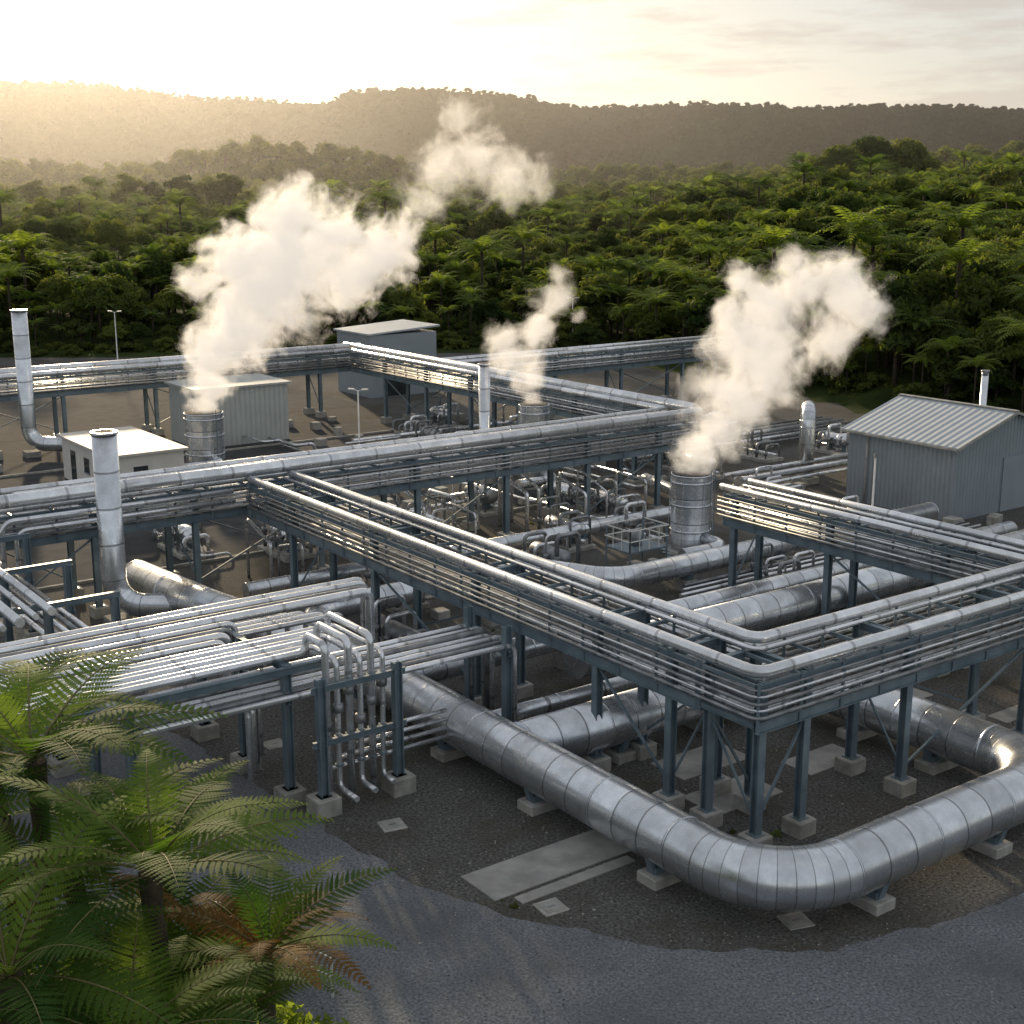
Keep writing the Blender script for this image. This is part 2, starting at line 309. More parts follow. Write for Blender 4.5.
pipeline([(52.5,24,1.0),(52.5,52,1.0),(60,54,1.0)],.35,1.5,[(52.5,28,'v'),(52.5,33,'v'),(52.5,38,'v'),(52.5,43,'v'),(52.5,48,'v')])
pipeline([(34.3,24,.9),(34.3,60,.9)],.28,1.5,[(34.3,28,'v'),(34.3,33,'v'),(34.3,38,'v'),(34.3,48,'v')])
# ------------------------------------------------------------------ stacks and vents
def stack(u,v,r,h,tail,name='exhaust_stack'):
    par=empty(name); mb=MB()
    mb.pipe([(u,v,h)]+[(u,v,.95)]+tail,r,M_CLAD,bend=r*2.2,seg=28,clad=1.6,bands=0)
    c=W(u,v,h); mb.sweep([c,c+Vector((0,0,.12))],[r*1.07,r*1.07],M_CLAD,28,[.5,.5]); mb.sweep([c+Vector((0,0,.12)),c+Vector((0,0,.125))],[r*.86,r*.86],M_DARK,28)
    mb.obj('duct',par); ft=MB(); footing(ft,TU,u+.1,v+.1,.4,.5); ft.obj('footing',par)
stack(54.0,18.7,.52,8.3,[(52.2,21.0,.95),(50.5,21.3,1.1)])
stack(94.3,27.4,.52,10.1,[(92.5,29.5,.95),(90.5,29.5,.5)])
def vent(u,v,r,h,flare=0):
    par=empty('steam_vent_stack'); mb=MB(); c=W(u,v,0)
    Z=lambda z:c+Vector((0,0,z))
    mb.sweep([Z(-.1),Z(.25)],r*1.35,M_CONC,32)
    prof=[(.25,r*1.0+flare),(h*.18,r+flare),(h*.24,r),(h*.55,r),(h*.86,r),(h,r)]
    mb.sweep([Z(z) for z,_ in prof],[q for _,q in prof],M_CLAD,36,[.5,1.5,2.5,3.5,4.5,5.5],cap=False)
    for z in (h*.3,h*.62,h*.9,h-.05): mb.sweep([Z(z-.05),Z(z+.05)],r*1.035,M_CLAD,36,[.5,.5])
    mb.sweep([Z(h),Z(h-.6)],[r*.97,r*.95],M_DARK,36); mb.sweep([Z(h-.02),Z(h+.03)],r*.985,M_DARK,36)
    for k in range(6):
        a=k*math.pi/3; d=Vector((math.cos(a),math.sin(a),0)); mb.beam(Z(.3)+d*(r+flare+.03),Z(h-.1)+d*(r+.03),.03,.03,M_CLAD)
    d=Vector((.8,-.6,0)).normalized();s=Vector((-d.y,d.x,0))
    for q in (-.2,.2): mb.beam(Z(.3)+d*(r+.2)+s*q,Z(h+.3)+d*(r+.2)+s*q,.04,.04,M_STEEL)
    for k in range(int(h/.3)): mb.beam(Z(.4+.3*k)+d*(r+.2)-s*.2,Z(.4+.3*k)+d*(r+.2)+s*.2,.025,.025,M_STEEL)
    mb.pipe([(u-r,v,.9),(u-r-1.6,v,.9),(u-r-1.6,v-3,.9)],.3,M_CLAD,seg=20)
    mb.obj('vent_shell',par)
vent(82.8,35.4,1.25,3.9); vent(48.5,46.8,1.02,4.15,.12); vent(66,50,.92,5.2)
stack(68.5,48,.36,7.5,[(67.2,49.2,.95),(66.5,49.6,.95)])
par=empty('gooseneck_pipe'); mb=MB()
mb.pipe([(56.5,64.5,.3),(56.5,64.5,4.6),(58.3,66.4,4.6),(58.3,66.4,.3)],.45,M_CLAD,bend=1.0,seg=24,bands=1); mb.obj('duct',par)
mb=MB();footing(mb,TU,56.5,64.5,.4,.6);footing(mb,TU,58.3,66.4,.4,.6);mb.obj('footings',par)
mb=MB();mb.pipe([(47.5,69.5,0),(47.5,69.5,7.6)],.2,M_CLAD,seg=16);mb.pipe([(47.5,69.5,7.6),(47.5,69.5,7.75)],.25,M_DARKPIPE,seg=16);mb.obj('flue_pipe')
# ------------------------------------------------------------------ process equipment
def skid(u,v,k):
    rd=random.Random(k); par=empty('valve_skid'); mb=MB(); ft=MB()
    ft.box(u-1.6,u+1.6,v-.9,v+.9,-.2,.22,M_CONC,bev=.03)
    z=1.0; 
    if k%3!=1:
        a=W(u-1.1,v,z);b=W(u+1.1,v,z);d=(b-a).normalized()
        mb.sweep([a-d*.28,a-d*.2,a,b,b+d*.2,b+d*.28],[.05,.3,.42,.42,.3,.05],M_CLAD if k%2 else M_DARKPIPE,20)
        for q in (-.7,.7): mb.box(u+q-.08,u+q+.08,v-.35,v+.35,.22,.75,M_STEEL)
    for i in range(4):
        q=-1.3+.85*i; rr_=rd.uniform(.06,.12); h=rd.uniform(1.0,2.3); mt=M_DARKPIPE if rd.random()<.5 else M_PIPE
        mb.pipe([(u+q,v-.6,.2),(u+q,v-.6,h),(u+q,v+.7,h),(u+q,v+.7,.2)],rr_,mt,bend=.25,seg=10)
        c=W(u+q,v-.6,h*.5); mb.sweep([c-Vector((0,0,.15)),c-Vector((0,0,.12)),c,c+Vector((0,0,.12)),c+Vector((0,0,.15))],[rr_,rr_+.07,rr_+.04,rr_+.07,rr_],M_DARKPIPE,10)
        o=W(u+q,v-.6-.35,h*.5); mb.beam(c,o,.03,.03,M_DARKPIPE)
        dz=Vector((0,0,1));du=Vector(Udir)
        ring=[o+(du*math.cos(t)+dz*math.sin(t))*.16 for t in [j*math.pi/4 for j in range(9)]]; mb.sweep(ring,.018,M_DARKPIPE,5,cap=False)
    mb.pipe([(u-1.6,v+.2,.45),(u+1.6,v+.2,.45)],.1,M_PIPE)
    mb.obj('piping',par);ft.obj('plinth',par)
sk=[(50,30),(50.5,34),(49.5,38.5),(53.5,42.5),(51.5,46),(60.5,30),(62,34.5),(61,39),(62.5,43.5),(60.5,48),(55,58.5),(52,57),(41.5,33.5),(41.5,46),(33.6,51.5),(64,26),(72,52),(76,51),(80,51.5),(84,52),(71,58.5),(76,59),(81,60),(62,60.5),(66,61),(33.5,31.5),(45.5,57),(88,57.5),(74,45),(56.8,48.5),(43,26.3),(64,68),(69,70),(74,68),(79,72),(62,74)]
for k,(u,v) in enumerate(sk): skid(u,v,k)
mb=MB(); rd=random.Random(5)
for i in range(110):
    u=rd.uniform(42,96);v=rd.uniform(24,76)
    if 76<u<88 and 25<v<38: continue
    if 43.5<u<53 and v>61: continue
    w=rd.uniform(.2,.4); mb.box(u-w,u+w,v-w,v+w,-.1,rd.uniform(.25,.7),M_CONC,bev=.03)
mb.obj('concrete_plinths')
mb=MB()
for i in range(34):
    v=rd.uniform(24,56);u=rd.uniform(60,94);z=rd.uniform(.35,.9)
    L=rd.uniform(4,12)
    if 76<u<96 and v<38: continue
    mb.pipe([(u,v,z),(u,v+L,z),(u-2,v+L,z),(u-2,v+L,.0)] if i%2 else [(u,v,z),(u-L,v,z),(u-L,v+1.5,z),(u-L,v+1.5,0)],rd.uniform(.06,.18),M_PIPE,bend=.35)
for i in range(20):
    v=26.5+i*1.2; u=rd.uniform(56,62); mb.pipe([(u,v,0),(u,v,rd.uniform(1.4,3.3)),(u-2.5,v,2.2+.01*i),(u-2.5,v,0)],rd.uniform(.05,.12),M_PIPE,bend=.25)
for i in range(9):
    u=40.2+.35*i; mb.pipe([(u,38+.4*i,.4+.05*(i%3)),(u,62,.4+.05*(i%3))],.05+.02*(i%3),M_PIPE if i%2 else M_DARKPIPE)
for i in range(5):
    u=53.4+.75*i; mb.pipe([(u,57,1.4+.15*(i%2)),(u,70,1.4+.15*(i%2))],.1+.04*(i%3),M_DARKPIPE if i%2 else M_PIPE)
for i in range(10):
    u=66+.5*i; mb.pipe([(u,58,.5+.2*(i%2)),(u,82,.5+.2*(i%2))],.08+.04*(i%3),M_PIPE if i%3 else M_DARKPIPE)
mb.obj('utility_pipes')
par=empty('access_platform'); mb=MB()
u0,u1,v0,v1=45.4,47.2,40.0,42.4
mb.box(u0,u1,v0,v1,1.62,1.70,M_STEEL)
for u in (u0+.05,u1-.05):
    for v in (v0+.05,v1-.05): mb.beam(W(u,v,0),W(u,v,2.75),.08,.08,M_STEEL)
for z in (2.2,2.72):
    for a,b in (((u0,v0),(u1,v0)),((u1,v0),(u1,v1)),((u1,v1),(u0,v1)),((u0,v1),(u0,v0))): mb.beam(W(*a,z),W(*b,z),.045,.045,M_WHITE)
for k in range(4): mb.beam(W(u0,v0+.6*k,1.7),W(u0,v0+.6*k,2.72),.04,.04,M_WHITE)
for k in range(3): mb.beam(W(u0+.6*k,v0,1.7),W(u0+.6*k,v0,2.72),.04,.04,M_WHITE)
for k in range(7): mb.box(u0+.3,u0+.95,v1+.22*k,v1+.22*k+.2,1.5-.22*k,1.54-.22*k,M_STEEL)
mb.pipe([(46.3,41.2,1.7),(46.3,41.2,2.4)],.25,M_DARKPIPE,seg=14); mb.obj('platform',par)
# ------------------------------------------------------------------ buildings
def barn():
    par=empty('corrugated_shed'); u0,u1,v0,v1,h,zr=44.5,52,63,73,4.3,5.75; vm=68
    w=MB()
    w.box(u0,u1,v0,v0+.12,0,h,M_CORRU)
    w.box(u0,u1,v1-.12,v1,0,h,M_CORRU)
    for u,s in ((u0,1),(u1,-1)):
        b=len(w.v)
        for uu in (u,u+.1*s):
            w.v+= [tuple(W(uu,v0+.12,0)),tuple(W(uu,v1-.12,0)),tuple(W(uu,v1-.12,h)),tuple(W(uu,vm,zr-.04)),tuple(W(uu,v0+.12,h))]
        w.face([b,b+1,b+2,b+3,b+4],M_CORRV);w.face([b+9,b+8,b+7,b+6,b+5],M_CORRV)
    w.obj('walls',par); r_=MB(); e=.35; sl=(zr-h)/(vm-v0)
    for s,va in ((1,v0-e),(-1,v1+e)):
        z0=h-sl*e+.02; r_.hexa([W(u0-e,va,z0),W(u1+e,va,z0),W(u1+e,vm,zr+.02),W(u0-e,vm,zr+.02),W(u0-e,va,z0+.08),W(u1+e,va,z0+.08),W(u1+e,vm,zr+.1),W(u0-e,vm,zr+.1)],M_CROOF)
    r_.beam(W(u0-e,vm,zr+.12),W(u1+e,vm,zr+.12),.35,.06,M_CONC); r_.beam(W(u0-e,v0-e-.05,h-.1),W(u1+e,v0-e-.05,h-.1),.12,.12,M_CONC)
    for sgn,va in ((1,v0-e),(-1,v1+e)): r_.beam(W(u0-e-.03,va,h-.08),W(u0-e-.03,vm,zr+.03),.05,.16,M_CONC)
    r_.obj('roof',par); d=MB()
    d.box(u0-.06,u0-.003,67.5,70.8,0,3.2,M_CORRU)
    d.pipe([(50.5,62.85,0),(50.5,62.85,4.2)],.06,M_CONC); d.obj('doors',par)
barn()
def cabin(name,u0,u1,v0,v1,h,wall,roof,wins,sl=0.0,z0=0):
    par=empty(name); w=MB(); w.box(u0,u1,v0,v1,z0,h,wall); w.obj('walls',par); r_=MB(); e=.25
    r_.hexa([W(u0-e,v0-e,h+.01),W(u1+e,v0-e,h+.01),W(u1+e,v1+e,h+.01+sl),W(u0-e,v1+e,h+.01+sl),W(u0-e,v0-e,h+.16),W(u1+e,v0-e,h+.16),W(u1+e,v1+e,h+.16+sl),W(u0-e,v1+e,h+.16+sl)],roof)
    r_.obj('roof',par); g=MB()
    for f,a,b,za,zb in wins:
        if f=='u': g.box(u0-.03,u0,a,b,za,zb,M_GLASS);g.box(u0-.05,u0,a-.06,b+.06,za-.08,za-.003,M_STEEL)
        else: g.box(a,b,v0-.03,v0,za,zb,M_GLASS);g.box(a-.06,b+.06,v0-.05,v0,za-.08,za-.003,M_STEEL)
    if wins: g.obj('windows',par)
cabin('site_office',77,86,27,31.5,2.7,M_WALLW,M_ROOFW,[('v',78.5,79.4,1.1,2.0),('v',81,81.9,1.1,2.0),('v',83.5,84.4,0.05,2.1),('u',28.3,29.2,1.1,2.0)])
cabin('switchgear_building',90,95,38,45.2,4.2,M_CORRG,M_CORRG,[])
cabin('plant_building',104,110,60.5,67.5,5.6,M_CORRU,M_CROOF,[('u',62,64.5,.05,3.0)],sl=.45)
cabin('equipment_kiosk',93,95,22,24,1.2,M_WALLG,M_WALLG,[])
def lamp(u,v,h):
    par=empty('street_lamp'); mb=MB(); c=W(u,v,0); Z=lambda z:c+Vector((0,0,z))
    mb.sweep([Z(0),Z(.4),Z(.45),Z(h)],[.12,.12,.07,.045],M_WHITE,10)
    d=Vector((1,-.3,0)).normalized()
    for s in (1,-1):
        mb.beam(Z(h-.03),Z(h+.08)+d*s*.35,.05,.05,M_WHITE); mb.beam(Z(h+.08)+d*s*.3,Z(h+.1)+d*s*.75,.22,.09,M_WHITE)
    mb.obj('pole_and_heads',par)
lamp(133,48,6.3);lamp(83,47.2,4.3);lamp(127,102,5.6)
mb=MB();c=W(40.2,50.7,0);mb.sweep([c,c+Vector((0,0,.4)),c+Vector((0,0,.42)),c+Vector((0,0,6.0))],[.11,.11,.06,.04],M_WHITE,10);mb.beam(c+Vector((-.08,0,5.9)),c+Vector((.08,0,5.9)),.1,.2,M_DARKPIPE);mb.obj('mast_pole')
# ------------------------------------------------------------------ terrain
def interp(x,P):
    if x<=P[0][0]: return P[0][1]
    for (a,b),(c,d) in zip(P,P[1:]):
        if x<=c: return b+(d-b)*(x-a)/(c-a)
    return P[-1][1]
def sst(a,b,x):
    t=min(1,max(0,(x-a)/(b-a)));return t*t*(3-2*t)
YB=[(-300,140),(-60,150),(0,157),(14,152),(24,130),(32,110),(45,102),(80,92),(300,60)]
def hgt(x,y):
    h=0
    d=y-interp(x,YB)
    if d>0:
        s=sst(.02,.3,x/max(y,1))
        h=(9*(1-math.exp(-d/120)))*(1-s)+s*(16*(1-math.exp(-d/75)))
        h+=noise.noise(Vector((x*.02,y*.02,0)))*2.5*min(1,d/30)
        for (cx,cy,sx,sy,a) in ((-115,720,75,70,25),(-330,760,130,80,20),(250,700,120,80,14),(520,760,160,90,26),(90,820,140,60,12),(-30,900,200,60,12)):
            h+=a*math.exp(-((x-cx)/sx)**2-((y-cy)/sy)**2)
        h-=sst(900,1400,y)*6
    b=sst(-1.5,-6,x)*sst(25,18,y) if x<0 and y<27 else 0
    return h+3.6*b
xs=sorted(set([round(math.sinh(t/20)*26,2) for t in range(-125,126)])); ys=[-40,-20,-8]+[2+1.2*i for i in range(24)]
y=32
while y<9000: y*=1.028; ys.append(y)
mb=MB(); nx=len(xs)
for y in ys:
    for x in xs: mb.v.append((x,y,hgt(x,y)))
for j in range(len(ys)-1):
    for i in range(nx-1): mb.face([j*nx+i,j*nx+i+1,(j+1)*nx+i+1,(j+1)*nx+i],M_GRASS,None,True)
mb.obj('ground')
def sheet(name,pts,z,mat,jit=0,sub=1.0):
    P=[]
    n=len(pts)
    for i in range(n):
        a=Vector((*pts[i],0));b=Vector((*pts[(i+1)%n],0)); k=max(1,int((b-a).length/sub)) if jit else 1
        for j in range(k):
            q=a.lerp(b,j/k)
            if jit: q+=Vector((noise.fractal(q*.9,1,2,4),noise.fractal(q*.9+Vector((9,9,9)),1,2,4),0))*jit
            P.append(tuple(W(q.x,q.y,z)))
    me=D.meshes.new(name);me.from_pydata(P,[],[list(range(len(P)))]);me.materials.append(mat); return link(D.objects.new(name,me))
sheet('gravel_yard',[(12,-6),(12,75),(60,88),(86,94),(150,96),(158,40),(120,0),(60,-8)],.004,M_YARD,.6)
sheet('gravel_road',[(60,15.2),(46,15.8),(38,16.4),(32,16.8),(28,17.2),(24.8,18.4),(21.6,20.4),(19.2,23.5),(18.2,28),(17.8,36),(17.5,75),(2,75),(2,0),(20,-12),(60,-6)],.008,M_ROAD,.22,.08)
sheet('asphalt_apron',[(61.5,8),(61.5,53.5),(96.5,53.5),(96.5,8)],.012,M_ASPH)
sheet('asphalt_apron',[(101,8),(101,58),(112,58),(112,8)],.012,M_ASPH)
mb=MB()
for (a,b,c,d) in ((74.0,74.2,30,53),(88.2,88.4,20,53),(61.2,61.4,14,53)): mb.box(a,b,c,d,-.05,.13,M_CONC)
mb.obj('kerb')
for (a,b,c,d) in ((25.9,27.5,18.4,23.5),(25.35,25.75,18.9,22.8),(26.0,27.6,26.6,29.4),(28.4,30.0,27.5,30.5),(26.2,27.2,37,39.4),(25.2,26,39.8,42),(28.4,29.4,38,40),(26.3,27.6,31,33.5),(41,42,28,31)):
    mb=MB(); mb.box(a,b,c,d,-.1,.035,M_SLAB,bev=.012); mb.obj('concrete_slab')
def cover(u,v,a):
    mb=MB(); T=lambda x,y,z:W(u+x*math.cos(a)-y*math.sin(a),v+x*math.sin(a)+y*math.cos(a),z)
    mb.box(-.36,.36,-.36,.36,-.05,.03,M_CONC,T,bev=.01);mb.box(-.26,.26,-.26,.26,.03,.042,M_SLAB,T,bev=.006);mb.box(-.03,.03,-.1,.1,.042,.055,M_DARKPIPE,T);mb.obj('manhole_cover')
cover(31.2,18.5,.2);cover(24.8,19.4,.1);cover(20.6,24.0,.3);cover(38.6,18.4,0)
mb=MB(); A=W(28.6,11.8,0);B=W(24.6,12.9,0)
for k in range(6):
    p=A.lerp(B,k/5); mb.beam(p,p+Vector((0,0,1.0)),.05,.05,M_WHITE)
for z in (.5,1.0): mb.beam(A+Vector((0,0,z)),B+Vector((0,0,z)),.06,.06,M_WHITE)
mb.obj('handrail')
# ------------------------------------------------------------------ hills
PR=[(-2600,120),(-1300,134),(-800,138),(-560,132),(-450,130),(-340,118),(-260,118),(-200,113),(-182,124),(-100,126),(0,118),(60,110),(130,112),(200,115),(240,108),(300,102),(380,106),(560,105),(900,108),(1400,110),(2600,110)]
def hillh(x,y,y0,yr,prof,amp,seed):
    rid=noise.fractal(Vector((x*.004,y*.004,seed)),1.0,2.1,6)
    rise=sst(y0,yr,y+rid*90)
    gull=abs(noise.noise(Vector((x*.008,y*.0025,seed+3))))
    h=interp(x+rid*12,prof)*rise - amp*(1-gull)*rise*(1-rise)*3 + amp*.12*rid*rise + noise.fractal(Vector((x*.05,y*.05,seed)),1,2,4)*3.0*min(1,rise*5)
    if y>yr: h-= (y-yr)*.05
    return h-3
def hill(name,y0,y1,yr,prof,amp,nxx,nyy,seed,x0,x1):
    mb=MB()
    for j in range(nyy+1):
        y=y0+(y1-y0)*j/nyy
        for i in range(nxx+1):
            x=x0+(x1-x0)*i/nxx; mb.v.append((x,y,hillh(x,y,y0,yr,prof,amp,seed)))
    nn=nxx+1
    for j in range(nyy):
        for i in range(nxx): mb.face([j*nn+i,j*nn+i+1,(j+1)*nn+i+1,(j+1)*nn+i],M_HILL,None,True)
    mb.obj(name)
hill('hills',900,1900,1500,PR,26,520,110,1.3,-1300,1400)
PR2=[(-3000,20),(-700,26),(-420,30),(-200,12),(150,18),(350,30),(520,42),(800,60),(3000,50)]
hill('hills',840,1250,1040,PR2,10,260,50,7.7,-900,1200)
# ------------------------------------------------------------------ vegetation meshes
def rvec():
    while 1:
        p=Vector((rr(-1,1),rr(-1,1),rr(-1,1)))
        if .05<p.length<=1: return p.normalized()
def tree_mesh(name,h,cr,nl,nq,qs,mat,flat=.7,lowf=.35):
    mb=MB()
    mb.sweep([Vector((0,0,-1)),Vector((.1,0,h*.3)),Vector((0,.15,h*.7))],[.22,.16,.06],M_TRUNK,6)
    lumps=[]
    for i in range(nl):
        a=rr(0,6.28);q=math.sqrt(R())*cr*.75; z=h*lowf+ (h*(1-lowf)-cr*.25)*(1-(q/cr)**2)*rr(.45,1)
        c=Vector((q*math.cos(a),q*math.sin(a),z)); lr=cr*rr(.22,.42); lumps.append((c,lr))
        if i%3==0: mb.sweep([Vector((0,0,h*.4)),c*.6+Vector((0,0,h*.15)),c],[.08,.05,.02],M_TRUNK,4)
    for c,lr in lumps:
        for k in range(nq):
            d=rvec(); 
            if d.z<-.3: d.z*=-.6; d.normalize()
            p=c+Vector((d.x,d.y,d.z*flat))*lr*rr(.65,1.15)
            nrm=(d+rvec()*.8).normalized(); t=nrm.cross(rvec()).normalized(); b=nrm.cross(t); s=qs*rr(.6,1.3); bb=len(mb.v)
            mb.v+= [tuple(p-t*s),tuple(p+b*s*.45),tuple(p+t*s),tuple(p-b*s*.45)]; mb.face([bb,bb+1,bb+2,bb+3],mat)
    me_o=mb.obj(name); me=me_o.data; D.objects.remove(me_o); return me
def frond_mesh(name,L,pairs,mat,e0,e1,wid,sag=.06,fine=True,qw=.03,pin=.05):
    mb=MB(); n=16; pts=[Vector((0,0,0))]; ang=e0
    for i in range(n):
        t=i/n; ang=e0+(e1-e0)*(t**1.15); pts.append(pts[-1]+Vector((math.cos(ang),0,math.sin(ang)))*L/n)
    def at(t):
        q=min(n-1e-4,t*n); i=int(q); return pts[i].lerp(pts[i+1],q-i),(pts[i+1]-pts[i]).normalized()
    mb.sweep(pts,[.02*(1-.85*i/n)*L/2.6 for i in range(n+1)],M_RACHIS,5)
    spc=L*.88/(pairs-1)
    for i in range(pairs):
        t=.10+.90*(i/(pairs-1))**.95; t=min(t,.998); p,d=at(t)
        prof=min(1,(t-.02)/.30)**.8*min(1,(1.04-t)/.6)**.9
        pl=wid*L*prof
        for sgn in (-1,1):
            side=Vector((0,sgn,0)); up=side.cross(d)*sgn; up=up if up.z>0 else -up
            pd=(side*.93+d*.36+up*rr(-.05,.07)).normalized(); p0=p+d*rr(-.008,.008); plr=pl*rr(.92,1.05)
            if fine:
                m=max(4,int(plr/pin)); nrm=pd.cross(d).normalized(); fw=nrm.cross(pd).normalized(); fw=fw if fw.dot(d)>0 else -fw
                prev=None; sp=spc*(.95 if t<.85 else .8)
                for k in range(m+1):
                    f=(k+.3)/(m+.3); c=p0+pd*plr*f-Vector((0,0,1))*sag*plr*f*f+fw*plr*.10*f*f
                    if prev is not None:
                        bb=len(mb.v); w=.008; mb.v+=[tuple(prev+fw*w),tuple(prev-fw*w),tuple(c-fw*w*.5),tuple(c+fw*w*.5)]; mb.face([bb,bb+1,bb+2,bb+3],mat)
                    prev=c; ll=sp*.50*min(1,1.5*(1-f)+.18)*min(1,.6+f*3)
                    for s2 in (-1,1):
                        dd=(fw*s2*.95+pd*.32).normalized(); ww=plr/m*.47; tip=c+dd*ll-Vector((0,0,1))*ll*.06
                        mid=c+dd*ll*.62; bb=len(mb.v); mb.v+=[tuple(c-pd*ww*.9),tuple(mid-pd*ww*.9),tuple(tip),tuple(mid+pd*ww),tuple(c+pd*ww*.9)]
                        mb.face([bb,bb+1,bb+2,bb+3,bb+4],mat)
            else:
                e=p0+pd*plr-Vector((0,0,1))*sag*plr; mdl=p0+pd*plr*.45; bb=len(mb.v); w=d*qw
                mb.v+=[tuple(p0-w*.6),tuple(mdl-w),tuple(e),tuple(mdl+w),tuple(p0+w*.6)]; mb.face([bb,bb+1,bb+2,bb+3,bb+4],mat)
    o=mb.obj(name);me=o.data;D.objects.remove(o);return me
def fern_tree_lo(name,h,L,nf,mat):
    fr=[frond_mesh('f',L,13,mat,rr(.5,1.0),rr(-.9,-.4),.24,fine=False,qw=.07*L/2.4,sag=.25) for _ in range(4)]
    bm=bmesh.new()
    for i in range(nf):
        me=fr[i%4]; t=bmesh.new();t.from_mesh(me); t.transform(Matrix.Translation((0,0,h))@Matrix.Rotation(i*2.399+rr(-.2,.2),4,'Z')@Matrix.Rotation(rr(-.3,.25),4,'Y')@Matrix.Scale(rr(.8,1.1),4))
        tm=D.meshes.new('t');t.to_mesh(tm);t.free();bm.from_mesh(tm);D.meshes.remove(tm)
    me=D.meshes.new(name);bm.to_mesh(me);bm.free();me.materials.append(M_RACHIS);me.materials.append(mat)
    mb=MB();mb.sweep([Vector((0,0,-1)),Vector((0,0,h*.6)),Vector((0,0,h))],[.16,.1,.12],M_TRUNK,6)
    o=mb.obj('x'); b2=bmesh.new();b2.from_mesh(me);k=len(b2.faces);b2.from_mesh(o.data);b2.faces.ensure_lookup_table()
    me.materials.append(M_TRUNK)
    for f in b2.faces[k:]: f.material_index=2
    b2.to_mesh(me);b2.free();D.objects.remove(o);return me
def coll(name,meshes):
    c=D.collections.new(name)
    for i,me in enumerate(meshes): c.objects.link(D.objects.new('%s_%02d'%(name,i),me))
    return c
def scatter(name,pts,c):
    me=D.meshes.new(name);me.from_pydata([p[0] for p in pts],[],[])
    a=me.attributes.new('rot','FLOAT_VECTOR','POINT');a.data.foreach_set('vector',[q for p in pts for q in (0,0,p[1])])
    a=me.attributes.new('scl','FLOAT','POINT');a.data.foreach_set('value',[p[2] for p in pts])
    a=me.attributes.new('idx','INT','POINT');a.data.foreach_set('value',[p[3] for p in pts])
    o=link(D.objects.new(name,me)); g=D.node_groups.new(name,'GeometryNodeTree')
    g.interface.new_socket('Geometry',in_out='INPUT',socket_type='NodeSocketGeometry');g.interface.new_socket('Geometry',in_out='OUTPUT',socket_type='NodeSocketGeometry')
    gi=g.nodes.new('NodeGroupInput');go=g.nodes.new('NodeGroupOutput');ip=g.nodes.new('GeometryNodeInstanceOnPoints');ci=g.nodes.new('GeometryNodeCollectionInfo')
    ci.inputs['Collection'].default_value=c;ci.inputs['Separate Children'].default_value=True;ci.inputs['Reset Children'].default_value=True
    ip.inputs['Pick Instance'].default_value=True
    def na(nm,ty):
        x=g.nodes.new('GeometryNodeInputNamedAttribute');x.data_type=ty;x.inputs['Name'].default_value=nm;return x.outputs['Attribute']
    g.links.new(gi.outputs[0],ip.inputs['Points']);g.links.new(ci.outputs[0],ip.inputs['Instance']);g.links.new(na('idx','INT'),ip.inputs['Instance Index'])
    g.links.new(na('rot','FLOAT_VECTOR'),ip.inputs['Rotation']);g.links.new(na('scl','FLOAT'),ip.inputs['Scale']);g.links.new(ip.outputs[0],go.inputs[0])
    md=o.modifiers.new('scatter','NODES');md.node_group=g;return o
bush=[tree_mesh('bush_tree',7,3.0,18,80,.30,M_LEAF),tree_mesh('bush_tree_b',8.5,3.3,22,78,.32,M_LEAF),tree_mesh('bush_tree_c',5.5,2.6,14,85,.27,M_LEAF,.6,.2)]
ferns=[fern_tree_lo('fern_lo',5.2,2.7,20,M_FERNF),fern_tree_lo('fern_lo_b',6.4,3.1,22,M_FERNF)]
big=[tree_mesh('tall_tree',17,6.0,34,110,.5,M_LEAF,.75,.3),tree_mesh('tall_tree_b',15,4.0,26,110,.45,M_LEAF,.6,.25)]
C1=coll('bush_kinds',bush+ferns+big)
pts=[];rd=random.Random(3)
y=88.0
while y<470:
    st_=max(2.3,y*.014+.6); x=-y*.45-12
    while x<y*.47+15:
        px=x+rd.uniform(-.5,.5)*st_; py=y+rd.uniform(-.5,.5)*st_
        edge=py-interp(px,YB)
        if edge>1:
            fernp=.55 if noise.noise(Vector((px*.03,py*.03,5)))>-.1 else .2
            k=rd.choice((3,4)) if rd.random()<fernp else rd.choice((0,1,2,2))
            s=rd.uniform(.55,1.1)*(1+.5*noise.noise(Vector((px*.045,py*.045,1))))*(1 if y<250 else 1.15)
            if k>2 and rd.random()<.12: s*=1.45
            if edge<8: s*=.55+edge*.05
            elif rd.random()<.012: k=rd.choice((5,6)); s=rd.uniform(.42,.62)
            pts.append(((px,py,hgt(px,py)-.8),rd.uniform(0,6.28),s,k))
            if edge<7: pts.append(((px+rd.uniform(-1,1),py-1,hgt(px,py)-1.6),rd.uniform(0,6.28),rd.uniform(.45,.7),2))
        x+=st_
    y+=st_
scatter('forest',pts,C1)
pts=[];y=470.
while y<1000:
    st_=y*.0125; x=-y*.42-20
    while x<y*.42+20:
        px=x+rd.uniform(-.5,.5)*st_; py=y+rd.uniform(-.5,.5)*st_
        pts.append(((px,py,hgt(px,py)-2),rd.uniform(0,6.28),rd.uniform(1.1,1.9),rd.choice((0,1,2)))); x+=st_
    y+=st_
scatter('distant_forest',pts,C1)
C4=coll('far_bush_kinds',[tree_mesh('far_bush',7,4.2,8,26,.9,M_FARLEAF,.7,.2),tree_mesh('far_bush_b',9,3.8,8,26,.85,M_FARLEAF,.8,.2)])
pts=[]
for i in range(17000):
    py=rd.uniform(960,1540); px=rd.uniform(-.43,.43)*py
    pts.append(((px,py,hillh(px,py,900,1500,PR,26,1.3)-4.2),rd.uniform(0,6.28),rd.choice((.7,.8,.9,1.0,1.25)),rd.choice((0,1))))
